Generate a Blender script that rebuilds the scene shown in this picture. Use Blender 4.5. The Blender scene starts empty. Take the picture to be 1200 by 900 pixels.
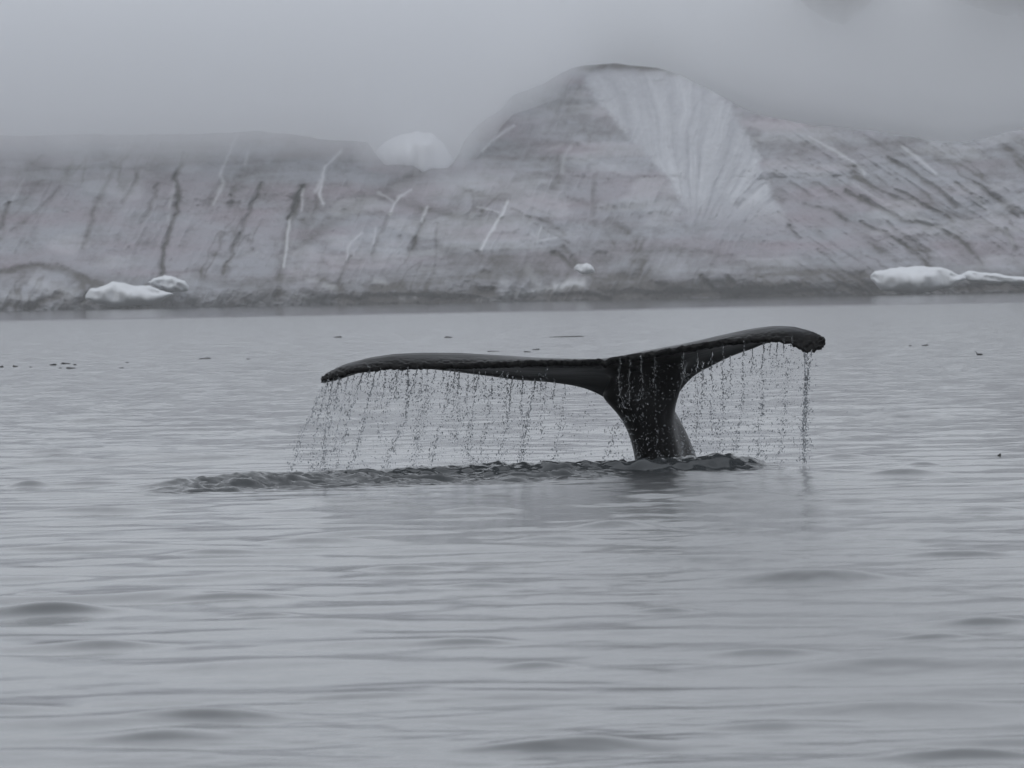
import bpy, bmesh, math, random
import numpy as np
from mathutils import Vector, Matrix

random.seed(7)
rng = np.random.RandomState(7)
scene = bpy.context.scene
col = scene.collection

# ------------------------------------------------------------ camera
CAM_H = 1.59
FOCAL = 200.0
F_PX = FOCAL / 36.0 * 1200.0          # focal length in photo pixels
HORIZON = 343.0                        # photo row of the horizon at mid width
ROLL = math.radians(1.05)
PITCH = math.atan((HORIZON - 450.0) / F_PX)

cam_data = bpy.data.cameras.new("camera")
cam = bpy.data.objects.new("camera", cam_data)
col.objects.link(cam)
cam_data.lens = FOCAL
cam_data.sensor_width = 36.0
cam_data.clip_start = 0.5
cam_data.clip_end = 12000
CAM_M = (Matrix.Rotation(math.pi / 2 + PITCH, 3, 'X') @ Matrix.Rotation(-ROLL, 3, 'Z'))
cam.matrix_world = Matrix.Translation((0, 0, CAM_H)) @ CAM_M.to_4x4()
cam_data.dof.use_dof = True
cam_data.dof.focus_distance = 51.0
cam_data.dof.aperture_fstop = 13.0
scene.camera = cam
CM = np.array(CAM_M)


def at(px, py, Y):
    """world point at depth Y that the photo shows at (px, py)"""
    px = np.asarray(px, float); py = np.asarray(py, float); Y = np.asarray(Y, float)
    px, py, Y = np.broadcast_arrays(px, py, Y)
    d = np.stack([px - 600.0, 450.0 - py, np.full(px.shape, -F_PX)], -1) @ CM.T
    t = Y / d[..., 1]
    p = d * t[..., None]
    p[..., 2] += CAM_H
    return p


# ------------------------------------------------------------ sky, sun, exposure
world = bpy.data.worlds.new("World")
scene.world = world
world.use_nodes = True
wn = world.node_tree.nodes; wl = world.node_tree.links
wn.clear()
SUN_EL, SUN_ROT = math.radians(48), math.radians(200)
sky = wn.new('ShaderNodeTexSky'); sky.sky_type = 'NISHITA'; sky.sun_disc = False
sky.sun_elevation = SUN_EL; sky.sun_rotation = SUN_ROT
sky.air_density = 1.0; sky.dust_density = 3.0
bw = wn.new('ShaderNodeRGBToBW')
mixs = wn.new('ShaderNodeMix'); mixs.data_type = 'RGBA'; mixs.inputs[0].default_value = 0.94
# the closed cloud deck: even grey with only a little of the sky's own gradient
deck = wn.new('ShaderNodeRGB'); deck.outputs[0].default_value = (7.35, 7.72, 8.3, 1)
bg = wn.new('ShaderNodeBackground'); bg.inputs[1].default_value = 0.10
out = wn.new('ShaderNodeOutputWorld')
wl.new(sky.outputs[0], mixs.inputs[6]); wl.new(deck.outputs[0], mixs.inputs[7])
# overcast luminance: a cloud deck grows smoothly brighter from the horizon to the zenith
wtc = wn.new('ShaderNodeTexCoord'); wsep = wn.new('ShaderNodeSeparateXYZ'); wl.new(wtc.outputs['Generated'], wsep.inputs[0])
wmx = wn.new('ShaderNodeMath'); wmx.operation = 'MAXIMUM'; wmx.inputs[1].default_value = 0.0; wl.new(wsep.outputs['Z'], wmx.inputs[0])
wpw = wn.new('ShaderNodeMath'); wpw.operation = 'POWER'; wpw.inputs[1].default_value = 1.5; wl.new(wmx.outputs[0], wpw.inputs[0])
wma = wn.new('ShaderNodeMath'); wma.operation = 'MULTIPLY_ADD'; wma.inputs[1].default_value = 0.25; wma.inputs[2].default_value = 1.0
wl.new(wpw.outputs[0], wma.inputs[0])
wsc = wn.new('ShaderNodeVectorMath'); wsc.operation = 'SCALE'
wl.new(mixs.outputs[2], wsc.inputs[0]); wl.new(wma.outputs[0], wsc.inputs['Scale'])
wl.new(wsc.outputs[0], bg.inputs[0]); wl.new(bg.outputs[0], out.inputs[0])

sd = bpy.data.lights.new("sun", 'SUN'); sun = bpy.data.objects.new("sun", sd); col.objects.link(sun)
sd.energy = 0.6; sd.angle = math.radians(30); sd.color = (1.0, 0.97, 0.93)
sdir = Vector((math.sin(SUN_ROT) * math.cos(SUN_EL), math.cos(SUN_ROT) * math.cos(SUN_EL), math.sin(SUN_EL)))
sun.rotation_euler = sdir.to_track_quat('Z', 'Y').to_euler()

scene.view_settings.view_transform = 'Standard'
scene.view_settings.look = 'None'
scene.view_settings.exposure = 0.0
scene.view_settings.gamma = 1.0
scene.view_settings.use_curve_mapping = False
scene.cycles.use_denoising = True
scene.cycles.max_bounces = 16
scene.cycles.transmission_bounces = 8
scene.cycles.volume_bounces = 14
scene.cycles.caustics_refractive = False
scene.cycles.caustics_reflective = False


# ------------------------------------------------------------ helpers
def tag(o, label=None, cat=None, group=None, kind=None):
    if label: o['label'] = label
    if cat: o['category'] = cat
    if group: o['group'] = group
    if kind: o['kind'] = kind
    return o


def mesh_obj(name, verts, faces, mat, parent=None, smooth=True, attrs=None):
    me = bpy.data.meshes.new(name)
    verts = np.asarray(verts, np.float32)
    faces = np.asarray(faces, np.int32)
    k = faces.shape[1]
    me.vertices.add(len(verts)); me.vertices.foreach_set('co', verts.ravel())
    me.loops.add(faces.size); me.loops.foreach_set('vertex_index', faces.ravel())
    me.polygons.add(len(faces))
    me.polygons.foreach_set('loop_start', np.arange(0, faces.size, k, dtype=np.int32))
    try:
        me.polygons.foreach_set('loop_total', np.full(len(faces), k, np.int32))
    except Exception:
        pass
    me.update(calc_edges=True)
    me.validate()
    if smooth:
        me.polygons.foreach_set('use_smooth', np.ones(len(me.polygons), bool))
    for an, av in (attrs or {}).items():
        a = me.attributes.new(an, 'FLOAT', 'POINT')
        a.data.foreach_set('value', np.asarray(av, np.float32).ravel())
    me.materials.append(mat)
    o = bpy.data.objects.new(name, me)
    col.objects.link(o)
    if parent: o.parent = parent
    return o


def grid_faces(nr, nc, wrap=False):
    i = np.arange(nr - 1)[:, None]; j = np.arange(nc if wrap else nc - 1)[None, :]
    j2 = (j + 1) % nc
    return np.stack([i * nc + j, i * nc + j2, (i + 1) * nc + j2, (i + 1) * nc + j], -1).reshape(-1, 4)


def vnoise(x, y, seed=0):
    r = np.random.RandomState(seed)
    tab = r.rand(256, 256)
    xi = np.floor(x).astype(int); yi = np.floor(y).astype(int)
    fx = x - xi; fy = y - yi
    fx = fx * fx * fx * (fx * (fx * 6 - 15) + 10); fy = fy * fy * fy * (fy * (fy * 6 - 15) + 10)
    a = tab[xi % 256, yi % 256]; b = tab[(xi + 1) % 256, yi % 256]
    c = tab[xi % 256, (yi + 1) % 256]; d = tab[(xi + 1) % 256, (yi + 1) % 256]
    return (a * (1 - fx) + b * fx) * (1 - fy) + (c * (1 - fx) + d * fx) * fy - 0.5


def fbm(x, y, seed=0, octv=4, gain=0.5):
    s = 0; amp = 1
    for k in range(octv):
        s = s + amp * vnoise(x * 2 ** k + 13.7 * k, y * 2 ** k + 7.1 * k, seed + k)
        amp *= gain
    return s


def sstep(a, b, x):
    t = np.clip((x - a) / (b - a), 0, 1)
    return t * t * (3 - 2 * t)


def nodes_mat(name):
    m = bpy.data.materials.new(name); m.use_nodes = True
    nt = m.node_tree
    return m, nt.nodes, nt.links, nt.nodes['Principled BSDF']


# ------------------------------------------------------------ materials
def water_material():
    m, n, l, p = nodes_mat("sea_water")
    p.inputs['Base Color'].default_value = (0.030, 0.034, 0.037, 1)
    p.inputs['IOR'].default_value = 1.333
    ar = n.new('ShaderNodeAttribute'); ar.attribute_name = 'rough'
    l.new(ar.outputs['Fac'], p.inputs['Roughness'])
    # fine ripples: tilt the normal by two noise channels, strength from the sea state
    af = n.new('ShaderNodeAttribute'); af.attribute_name = 'ripple'
    geo = n.new('ShaderNodeNewGeometry')
    tot = None
    for sc, w in ((7.0, 1.0), (1.7, 1.0)):
        nz = n.new('ShaderNodeTexNoise'); nz.inputs['Scale'].default_value = sc
        nz.inputs['Detail'].default_value = 2.0
        l.new(geo.outputs['Position'], nz.inputs['Vector'])
        sub = n.new('ShaderNodeVectorMath'); sub.operation = 'SUBTRACT'
        sub.inputs[1].default_value = (0.5, 0.5, 0.5)
        l.new(nz.outputs['Color'], sub.inputs[0])
        if tot is None:
            tot = sub
        else:
            ad = n.new('ShaderNodeVectorMath'); ad.operation = 'ADD'
            l.new(tot.outputs[0], ad.inputs[0]); l.new(sub.outputs[0], ad.inputs[1]); tot = ad
    mul = n.new('ShaderNodeVectorMath'); mul.operation = 'MULTIPLY'; mul.inputs[1].default_value = (1, 1, 0)
    l.new(tot.outputs[0], mul.inputs[0])
    sc_ = n.new('ShaderNodeVectorMath'); sc_.operation = 'SCALE'
    l.new(mul.outputs[0], sc_.inputs[0]); l.new(af.outputs['Fac'], sc_.inputs['Scale'])
    add = n.new('ShaderNodeVectorMath'); add.operation = 'ADD'
    l.new(geo.outputs['Normal'], add.inputs[0]); l.new(sc_.outputs[0], add.inputs[1])
    nor = n.new('ShaderNodeVectorMath'); nor.operation = 'NORMALIZE'
    l.new(add.outputs[0], nor.inputs[0]); l.new(nor.outputs[0], p.inputs['Normal'])
    return m


def ice_material():
    m, n, l, p = nodes_mat("glacier_ice")
    def attr(a):
        q = n.new('ShaderNodeAttribute'); q.attribute_name = a; return q.outputs['Fac']
    def mixc(fac, a, b):
        q = n.new('ShaderNodeMix'); q.data_type = 'RGBA'
        if isinstance(fac, float): q.inputs[0].default_value = fac
        else: l.new(fac, q.inputs[0])
        for i, c in ((6, a), (7, b)):
            if isinstance(c, tuple): q.inputs[i].default_value = c
            else: l.new(c, q.inputs[i])
        return q.outputs[2]
    nz = n.new('ShaderNodeTexNoise'); nz.inputs['Scale'].default_value = 0.5; nz.inputs['Detail'].default_value = 6
    nz.inputs['Roughness'].default_value = 0.65
    geo = n.new('ShaderNodeNewGeometry'); l.new(geo.outputs['Position'], nz.inputs['Vector'])
    base = mixc(nz.outputs['Fac'], (0.205, 0.213, 0.24, 1), (0.30, 0.31, 0.345, 1))
    base = mixc(attr('warm'), base, (0.235, 0.21, 0.24, 1))
    base = mixc(attr('dirt'), base, (0.055, 0.050, 0.046, 1))
    base = mixc(attr('snow'), base, (0.66, 0.68, 0.71, 1))
    l.new(base, p.inputs['Base Color'])
    p.inputs['Roughness'].default_value = 0.8
    p.inputs['Specular IOR Level'].default_value = 0.15
    b = n.new('ShaderNodeBump'); b.inputs['Strength'].default_value = 0.6; b.inputs['Distance'].default_value = 0.6
    l.new(nz.outputs['Fac'], b.inputs['Height']); l.new(b.outputs[0], p.inputs['Normal'])
    return m


def snow_material(name, c=(0.82, 0.84, 0.87, 1)):
    m, n, l, p = nodes_mat(name)
    nz = n.new('ShaderNodeTexNoise'); nz.inputs['Scale'].default_value = 0.25; nz.inputs['Detail'].default_value = 5
    geo = n.new('ShaderNodeNewGeometry'); l.new(geo.outputs['Position'], nz.inputs['Vector'])
    cr = n.new('ShaderNodeMix'); cr.data_type = 'RGBA'
    cr.inputs[6].default_value = tuple(x * 0.90 for x in c[:3]) + (1,); cr.inputs[7].default_value = c
    l.new(nz.outputs['Fac'], cr.inputs[0]); l.new(cr.outputs[2], p.inputs['Base Color'])
    p.inputs['Roughness'].default_value = 0.85; p.inputs['Specular IOR Level'].default_value = 0.15
    b = n.new('ShaderNodeBump'); b.inputs['Strength'].default_value = 0.4; b.inputs['Distance'].default_value = 0.5
    l.new(nz.outputs['Fac'], b.inputs['Height']); l.new(b.outputs[0], p.inputs['Normal'])
    return m


def skin_material():
    m, n, l, p = nodes_mat("wet_whale_skin")
    tc = n.new('ShaderNodeNewGeometry')
    nz = n.new('ShaderNodeTexNoise'); nz.inputs['Scale'].default_value = 9; nz.inputs['Detail'].default_value = 6
    mp = n.new('ShaderNodeMapping'); mp.inputs['Scale'].default_value = (0.5, 1.2, 1.2)
    l.new(tc.outputs['Position'], mp.inputs[0]); l.new(mp.outputs[0], nz.inputs['Vector'])
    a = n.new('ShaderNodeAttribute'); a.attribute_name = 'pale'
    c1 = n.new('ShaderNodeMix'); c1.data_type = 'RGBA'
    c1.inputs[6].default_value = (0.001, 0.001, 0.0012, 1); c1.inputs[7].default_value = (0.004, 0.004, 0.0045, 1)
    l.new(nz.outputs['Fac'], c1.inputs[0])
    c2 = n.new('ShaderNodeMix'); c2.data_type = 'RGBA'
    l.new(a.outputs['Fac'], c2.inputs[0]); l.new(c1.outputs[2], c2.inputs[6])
    c2.inputs[7].default_value = (0.085, 0.088, 0.095, 1)  # grey for scars, painted sky sheen and the painted lightness of the keel
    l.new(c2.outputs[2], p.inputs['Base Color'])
    rr = n.new('ShaderNodeMapRange'); rr.inputs[3].default_value = 0.24; rr.inputs[4].default_value = 0.50
    l.new(nz.outputs['Fac'], rr.inputs[0]); l.new(rr.outputs[0], p.inputs['Roughness'])
    p.inputs['IOR'].default_value = 1.33; p.inputs['Specular IOR Level'].default_value = 0.20
    b = n.new('ShaderNodeBump'); b.inputs['Strength'].default_value = 0.2; b.inputs['Distance'].default_value = 0.01
    l.new(nz.outputs['Fac'], b.inputs['Height']); l.new(b.outputs[0], p.inputs['Normal'])
    return m


def drop_material():
    m, n, l, p = nodes_mat("falling_water")
    p.inputs['Base Color'].default_value = (0.42, 0.44, 0.46, 1)
    p.inputs['Transmission Weight'].default_value = 1.0
    p.inputs['IOR'].default_value = 1.333
    p.inputs['Roughness'].default_value = 0.08
    return m


def plain_material(name, c, r=0.6):
    m, n, l, p = nodes_mat(name)
    nz = n.new('ShaderNodeTexNoise'); nz.inputs['Scale'].default_value = 12
    cr = n.new('ShaderNodeMix'); cr.data_type = 'RGBA'
    cr.inputs[6].default_value = tuple(x * 0.6 for x in c) + (1,); cr.inputs[7].default_value = tuple(c) + (1,)
    l.new(nz.outputs['Fac'], cr.inputs[0]); l.new(cr.outputs[2], p.inputs['Base Color'])
    p.inputs['Roughness'].default_value = r
    return m


M_water = water_material(); M_ice = ice_material(); M_snow = snow_material("old_snow", (0.60, 0.62, 0.65, 1))
M_hill = snow_material("hill_snow", (0.80, 0.82, 0.86, 1))
M_skin = skin_material(); M_drop = drop_material()
M_debris = plain_material("dark_floating_bits", (0.035, 0.035, 0.035))
M_feather = plain_material("dark_feathers", (0.03, 0.03, 0.032), 0.7)
M_rock = plain_material("mountain_rock", (0.10, 0.095, 0.095), 0.9)

# ------------------------------------------------------------ water: one sheet to the horizon, waves as geometry
def px_to_X(px, Y):
    return (px - 600.0) / F_PX * Y


def build_water():
    # radii: near centre, then about three rows a pixel out to the ice, finer round the whale
    rs = [0.0, 2.0, 4.0, 6.0, 8.0, 10.0, 12.0, 13.5]
    r = 14.5
    while r < 1900:
        rs.append(r)
        k = 5.0e-5
        if 44 < r < 53: k = 1.6e-5
        r = r + max(k * r * r, 0.008)
    rs = np.array(rs)
    a1 = np.radians(np.arange(-6.6, 6.601, 0.030))
    a2 = np.radians(np.concatenate([np.arange(6.9, 16, 0.25), np.arange(17, 180, 4.0)]))
    ang = np.concatenate([-a2[::-1], a1, a2])
    R, A = np.meshgrid(rs, ang, indexing='ij')
    X = R * np.sin(A); Y = R * np.cos(A)
    dr = np.gradient(rs)[:, None] * np.ones_like(A)
    da = np.gradient(ang)[None, :] * R
    Z = np.zeros_like(X)
    w = np.random.RandomState(21)
    nw = 110
    lam = np.exp(w.uniform(math.log(0.34), math.log(6.5), nw))
    th = w.normal(math.pi / 2, 0.62, nw)                 # crests run mostly across the view
    ph = w.uniform(0, 2 * math.pi, nw)
    slope_rms = 0.020
    for i in range(nw):
        kx, ky = 2 * math.pi / lam[i] * math.cos(th[i]), 2 * math.pi / lam[i] * math.sin(th[i])
        # slope share of each wave peaks near 1.6 m
        g = math.exp(-0.5 * ((math.log(lam[i]) - math.log(1.0)) / 0.55) ** 2)
        amp = slope_rms * g / (2 * math.pi / lam[i]) * 0.28
        if lam[i] < 1.0: amp = amp * (0.42 + 0.58 * sstep(22, 46, R))
        if lam[i] > 1.3: amp = amp * (0.45 + 0.55 * sstep(24, 55, R))
        proj = np.abs(np.sin(th[i])) * dr + np.abs(np.cos(th[i])) * np.abs(da)
        fade = np.clip((lam[i] / np.maximum(proj, 1e-3) - 2.2) / 2.5, 0, 1)
        Z += amp * fade * np.sin(kx * X + ky * Y + ph[i])
    # sea state varies in patches: calm lanes and rougher cat's paws
    patch = 1.0 + 1.1 * fbm(X / 9.0 + 40, Y / 26.0 + 40, 5, 3)
    Z *= np.clip(patch, 0.35, 1.7) * (1 - 0.15 * sstep(50, 65, R))
    # separate low wavelets, each a hump whose near face shows as a dark lens
    wv = np.random.RandomState(77)
    for _ in range(1000):
        q = wv.rand(); wy = wv.uniform(13, 170)
        if wy > 105: continue
        wa = wv.uniform(-0.15, 0.15)
        sx = wv.uniform(0.30, 0.80) * (0.8 + 0.5 * q); sy = wv.uniform(0.16, 0.34) * (0.8 + 0.4 * q)
        wx = wy * math.tan(wa)
        if 44.5 < wy < 52 and -4.2 < wx < 3.4: continue
        sl = (0.12 * wv.rand() ** 1.6 + 0.015) * (0.45 + 0.55 * min(1, wy / 42))
        rot = wv.normal() * 0.22
        i0, i1 = np.searchsorted(rs, [wy - 3 * sy - 0.4, wy + 3 * sy + 0.4]); j0, j1 = np.searchsorted(ang, [wa - 3 * sx / wy - 0.01, wa + 3 * sx / wy + 0.01])
        if i1 - i0 < 4: continue
        xs_ = X[i0:i1, j0:j1] - wx; ys_ = Y[i0:i1, j0:j1] - wy
        ca, sa = math.cos(rot), math.sin(rot)
        xa = (xs_ * ca + ys_ * sa); ya = (-xs_ * sa + ys_ * ca) + 0.10 * np.sin(xs_ / sx * 1.3 + q * 9) * sy
        fadew = min(1.0, max(0.0, (2 * sy / (rs[i0 + 1] - rs[i0]) - 1.2) / 2))
        Z[i0:i1, j0:j1] += sl * sy * fadew * np.exp(-(xa / sx) ** 2 - (ya / sy) ** 2)
    # the larger waves one can pick out: photo column, row, width and height of each dark face, steepness
    for (qx, qy, qw, qt, sl) in [(950, 683, 270, 14, .13), (240, 845, 230, 13, .12), (80, 601, 175, 6, .12), (1055, 558, 110, 6, .12), (650, 879, 240, 13, .12),
            (60, 720, 140, 7, .11), (270, 703, 190, 6, .11), (240, 650, 130, 6, .09), (300, 724, 110, 5, .10), (620, 784, 110, 7, .08), (1120, 652, 150, 6, .11), (780, 718, 90, 6, .10),
            (900, 769, 160, 8, .09), (1090, 749, 130, 6, .11), (1150, 733, 140, 7, .09), (640, 636, 150, 6, .10), (720, 618, 110, 7, .10), (860, 622, 100, 4, .10), (545, 757, 150, 6, .08),
            (1130, 891, 260, 12, .13),  (110, 496, 120, 4, .09), (230, 541, 220, 6, .12), (60, 532, 90, 5, .10), (300, 509, 90, 4, .09),
            (100, 569, 130, 4, .10), (30, 571, 60, 6, .12), (990, 510, 90, 4, .09), (1060, 491, 170, 5, .11), (985, 537, 90, 5, .10), (1080, 547, 60, 4, .14),
            (560, 689, 120, 5, .08), (40, 700, 90, 5, .08), (470, 668, 130, 5, .09), (430, 820, 200, 8, .07), (900, 856, 220, 10, .08), (120, 760, 150, 7, .07), (180, 868, 160, 9, .07),
            (360, 636, 150, 5, .08), (560, 600, 120, 4, .08), (1000, 590, 120, 5, .09), (1150, 600, 110, 5, .10), (440, 480, 80, 3, .09)]:
        hz = HORIZON - (qx - 600) * math.tan(ROLL)
        wy = CAM_H * F_PX / (qy - hz); wx = px_to_X(qx, wy)
        sy = qt * wy / F_PX / (CAM_H / wy + sl) / 1.35; sx = qw * wy / F_PX / 2.7
        i0, i1 = np.searchsorted(rs, [wy - 3 * sy - 0.6, wy + 4 * sy + 0.6]); j0, j1 = np.searchsorted(ang, [wx / wy - 3 * sx / wy - 0.01, wx / wy + 3 * sx / wy + 0.01])
        xs_ = X[i0:i1, j0:j1] - wx; ys_ = Y[i0:i1, j0:j1] - (wy + 0.7 * sy)
        ys_ = ys_ + 0.22 * sy * np.sin(xs_ / sx * 1.7 + qx)
        Z[i0:i1, j0:j1] += sl * sy * 2.0 * np.exp(-np.abs(xs_ / sx) ** 2.2) * np.where(ys_ < 0, np.exp(-(ys_ / sy) ** 2), np.exp(-(ys_ / (1.9 * sy)) ** 2))
    # small cat's-paw ripples in places, strongest to the right of the foreground
    rip = sstep(0.08, 0.45, fbm(X / 4.0 + 9, Y / 9.0 + 3, 31, 3)) + 0.8 * np.exp(-((X - px_to_X(1150, Y)) / 1.6) ** 2) * np.exp(-((Y - 28) / 6.0) ** 2)
    near = (np.abs(A) < 0.12) & (R > 14) & (R < 75)
    fine = np.where(near, fbm(X / 0.42, Y / 0.33, 61, 3), 0)
    Z += np.clip(rip, 0, 1) * fine * 0.010 * np.clip((0.5 / np.maximum(dr, 1e-3) - 1) / 2, 0, 1)
    # ---- the whale's wake: a raised lip and churned water along its front
    u = X / np.maximum(Y, 1) * F_PX + 600                 # photo column, only used for bookkeeping here
    ux = 600 + X * F_PX / 50.0                            # fixed scale near the whale: world X in "columns"
    sel = (Y > 43) & (Y < 56) & (np.abs(X) < 6)
    env = sstep(150, 260, ux) * (1 - sstep(860, 935, ux))
    lipY = 50.35 - 0.35 * (1 - sstep(640, 720, ux)) - 1.0 * (1 - sstep(150, 560, ux)) - 0.9 * (1 - sstep(150, 330, ux)) + 0.25 * fbm(ux / 90.0, ux * 0 + 3, 71, 3)
    hgt = (0.062 + 0.018 * sstep(430, 560, ux) + 0.022 * np.exp(-((ux - 812) / 75.0) ** 2)) * (1 + 0.35 * fbm(ux / 34.0, Y / 0.4, 72, 3) + 0.30 * fbm(ux / 9.0, Y / 0.3, 73, 3, 0.6))
    lip = hgt * np.where(Y < lipY, np.exp(-((Y - lipY) / 0.20) ** 2), np.exp(-((Y - lipY) / 0.9) ** 2))
    # second lower fold nearer the viewer
    lip2Y = 48.55 - 0.9 * (1 - sstep(200, 520, ux)) + 0.5 * fbm(ux / 70.0, ux * 0 + 9, 75, 3)
    lip2 = 0.045 * (1 + 0.8 * fbm(ux / 60.0, Y / 0.5, 77, 4, 0.6)) * np.exp(-((Y - lip2Y) / 0.22) ** 2) * sstep(150, 260, ux) * (1 - sstep(640, 760, ux))
    churn = np.exp(-np.abs((Y - (lipY - 1.1)) / 1.35) ** 4) * sstep(150, 260, ux) * (1 - sstep(640, 780, ux)) \
        + 0.9 * np.exp(-((Y - (lipY - 0.15)) / 0.45) ** 2) * sstep(600, 700, ux)
    chn = fbm(X / 0.26, Y / 0.12, 86, 3, 0.6) * 0.050 + fbm(X / 0.62, Y / 0.26, 81, 4, 0.6) * 0.045
    # smooth peaked rings spreading toward the viewer, right of the stock
    cx, cy = px_to_X(800, 51), 51.0
    rr = np.sqrt(((X - cx) / 1.5) ** 2 + (Y - cy) ** 2) + 0.7 * fbm(X / 0.9, Y / 1.1, 83, 3)
    rings = (np.abs(np.sin(rr * 2.1)) ** 0.65) * 0.034 * np.exp(-((rr - 3.2) / 1.5) ** 2) * (Y < 50.2)
    damp = 1 - 0.6 * np.exp(-((Y - 47.5) / 2.2) ** 2) * env
    Z = np.where(sel, Z * damp + lip * env + lip2 + chn * churn * env + rings * sstep(560, 680, ux) * (1 - sstep(930, 1010, ux)), Z)
    Z[0] = Z[1].mean()
    Z = Z * np.clip((R - 0.5) / 3, 0, 1)
    # material attributes
    ripple = (0.05 + 0.12 * np.exp(-((X - px_to_X(770, 51)) / 1.3) ** 2) * sstep(26, 34, R) * (1 - sstep(49, 51, R)) + 0.33 * sstep(42, 110, R)) * (1 - 0.93 * sstep(420, 520, R + 60 * fbm(X / 30, Y / 60, 95, 2)))
    rough = 0.125 + 0.005 * sstep(60, 300, R) - 0.08 * sstep(420, 520, R) + 0.07 * np.exp(-((X - px_to_X(770, 51)) / 1.3) ** 2) * sstep(14, 30, R) * (1 - sstep(49, 50.5, R))
    ripple = ripple + 0.9 * np.where(sel, np.clip(churn, 0, 1) * env, 0)
    V = np.stack([X, Y, Z], -1).reshape(-1, 3)
    F = grid_faces(len(rs), len(ang), wrap=True)
    F = F[:, ::-1]
    o = mesh_obj("sea", V, F, M_water, attrs={'ripple': ripple, 'rough': rough})
    tag(o, kind='structure')


# ------------------------------------------------------------ ice cliff, hill behind, low cloud
SHORE_Y = 1010.0
def shore_py(u): return 365.0 - 0.01833 * u


RIDGE = [(-2600, 150), (-400, 158), (0, 160), (215, 158), (300, 155), (430, 168), (442, 184), (452, 195), (480, 192), (505, 197), (526, 197), (536, 184), (545, 164), (560, 148), (588, 128), (600, 112),
         (640, 96), (672, 79), (720, 74), (770, 79), (800, 89), (830, 105), (870, 127), (900, 137), (960, 148), (1040, 157),
         (1100, 167), (1130, 169), (1160, 160), (1200, 153), (1300, 140), (1500, 125), (3800, 130)]


def poly_mask(U, V, pts, w, soft_ends=True):
    d = np.full(U.shape, 1e9)
    for (x0, y0), (x1, y1) in zip(pts[:-1], pts[1:]):
        dx, dy = x1 - x0, y1 - y0
        t = np.clip(((U - x0) * dx + (V - y0) * dy) / (dx * dx + dy * dy), 0, 1)
        dd = np.hypot(U - x0 - t * dx, V - y0 - t * dy)
        d = np.minimum(d, dd)
    return np.exp(-(d / w) ** 2)


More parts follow.
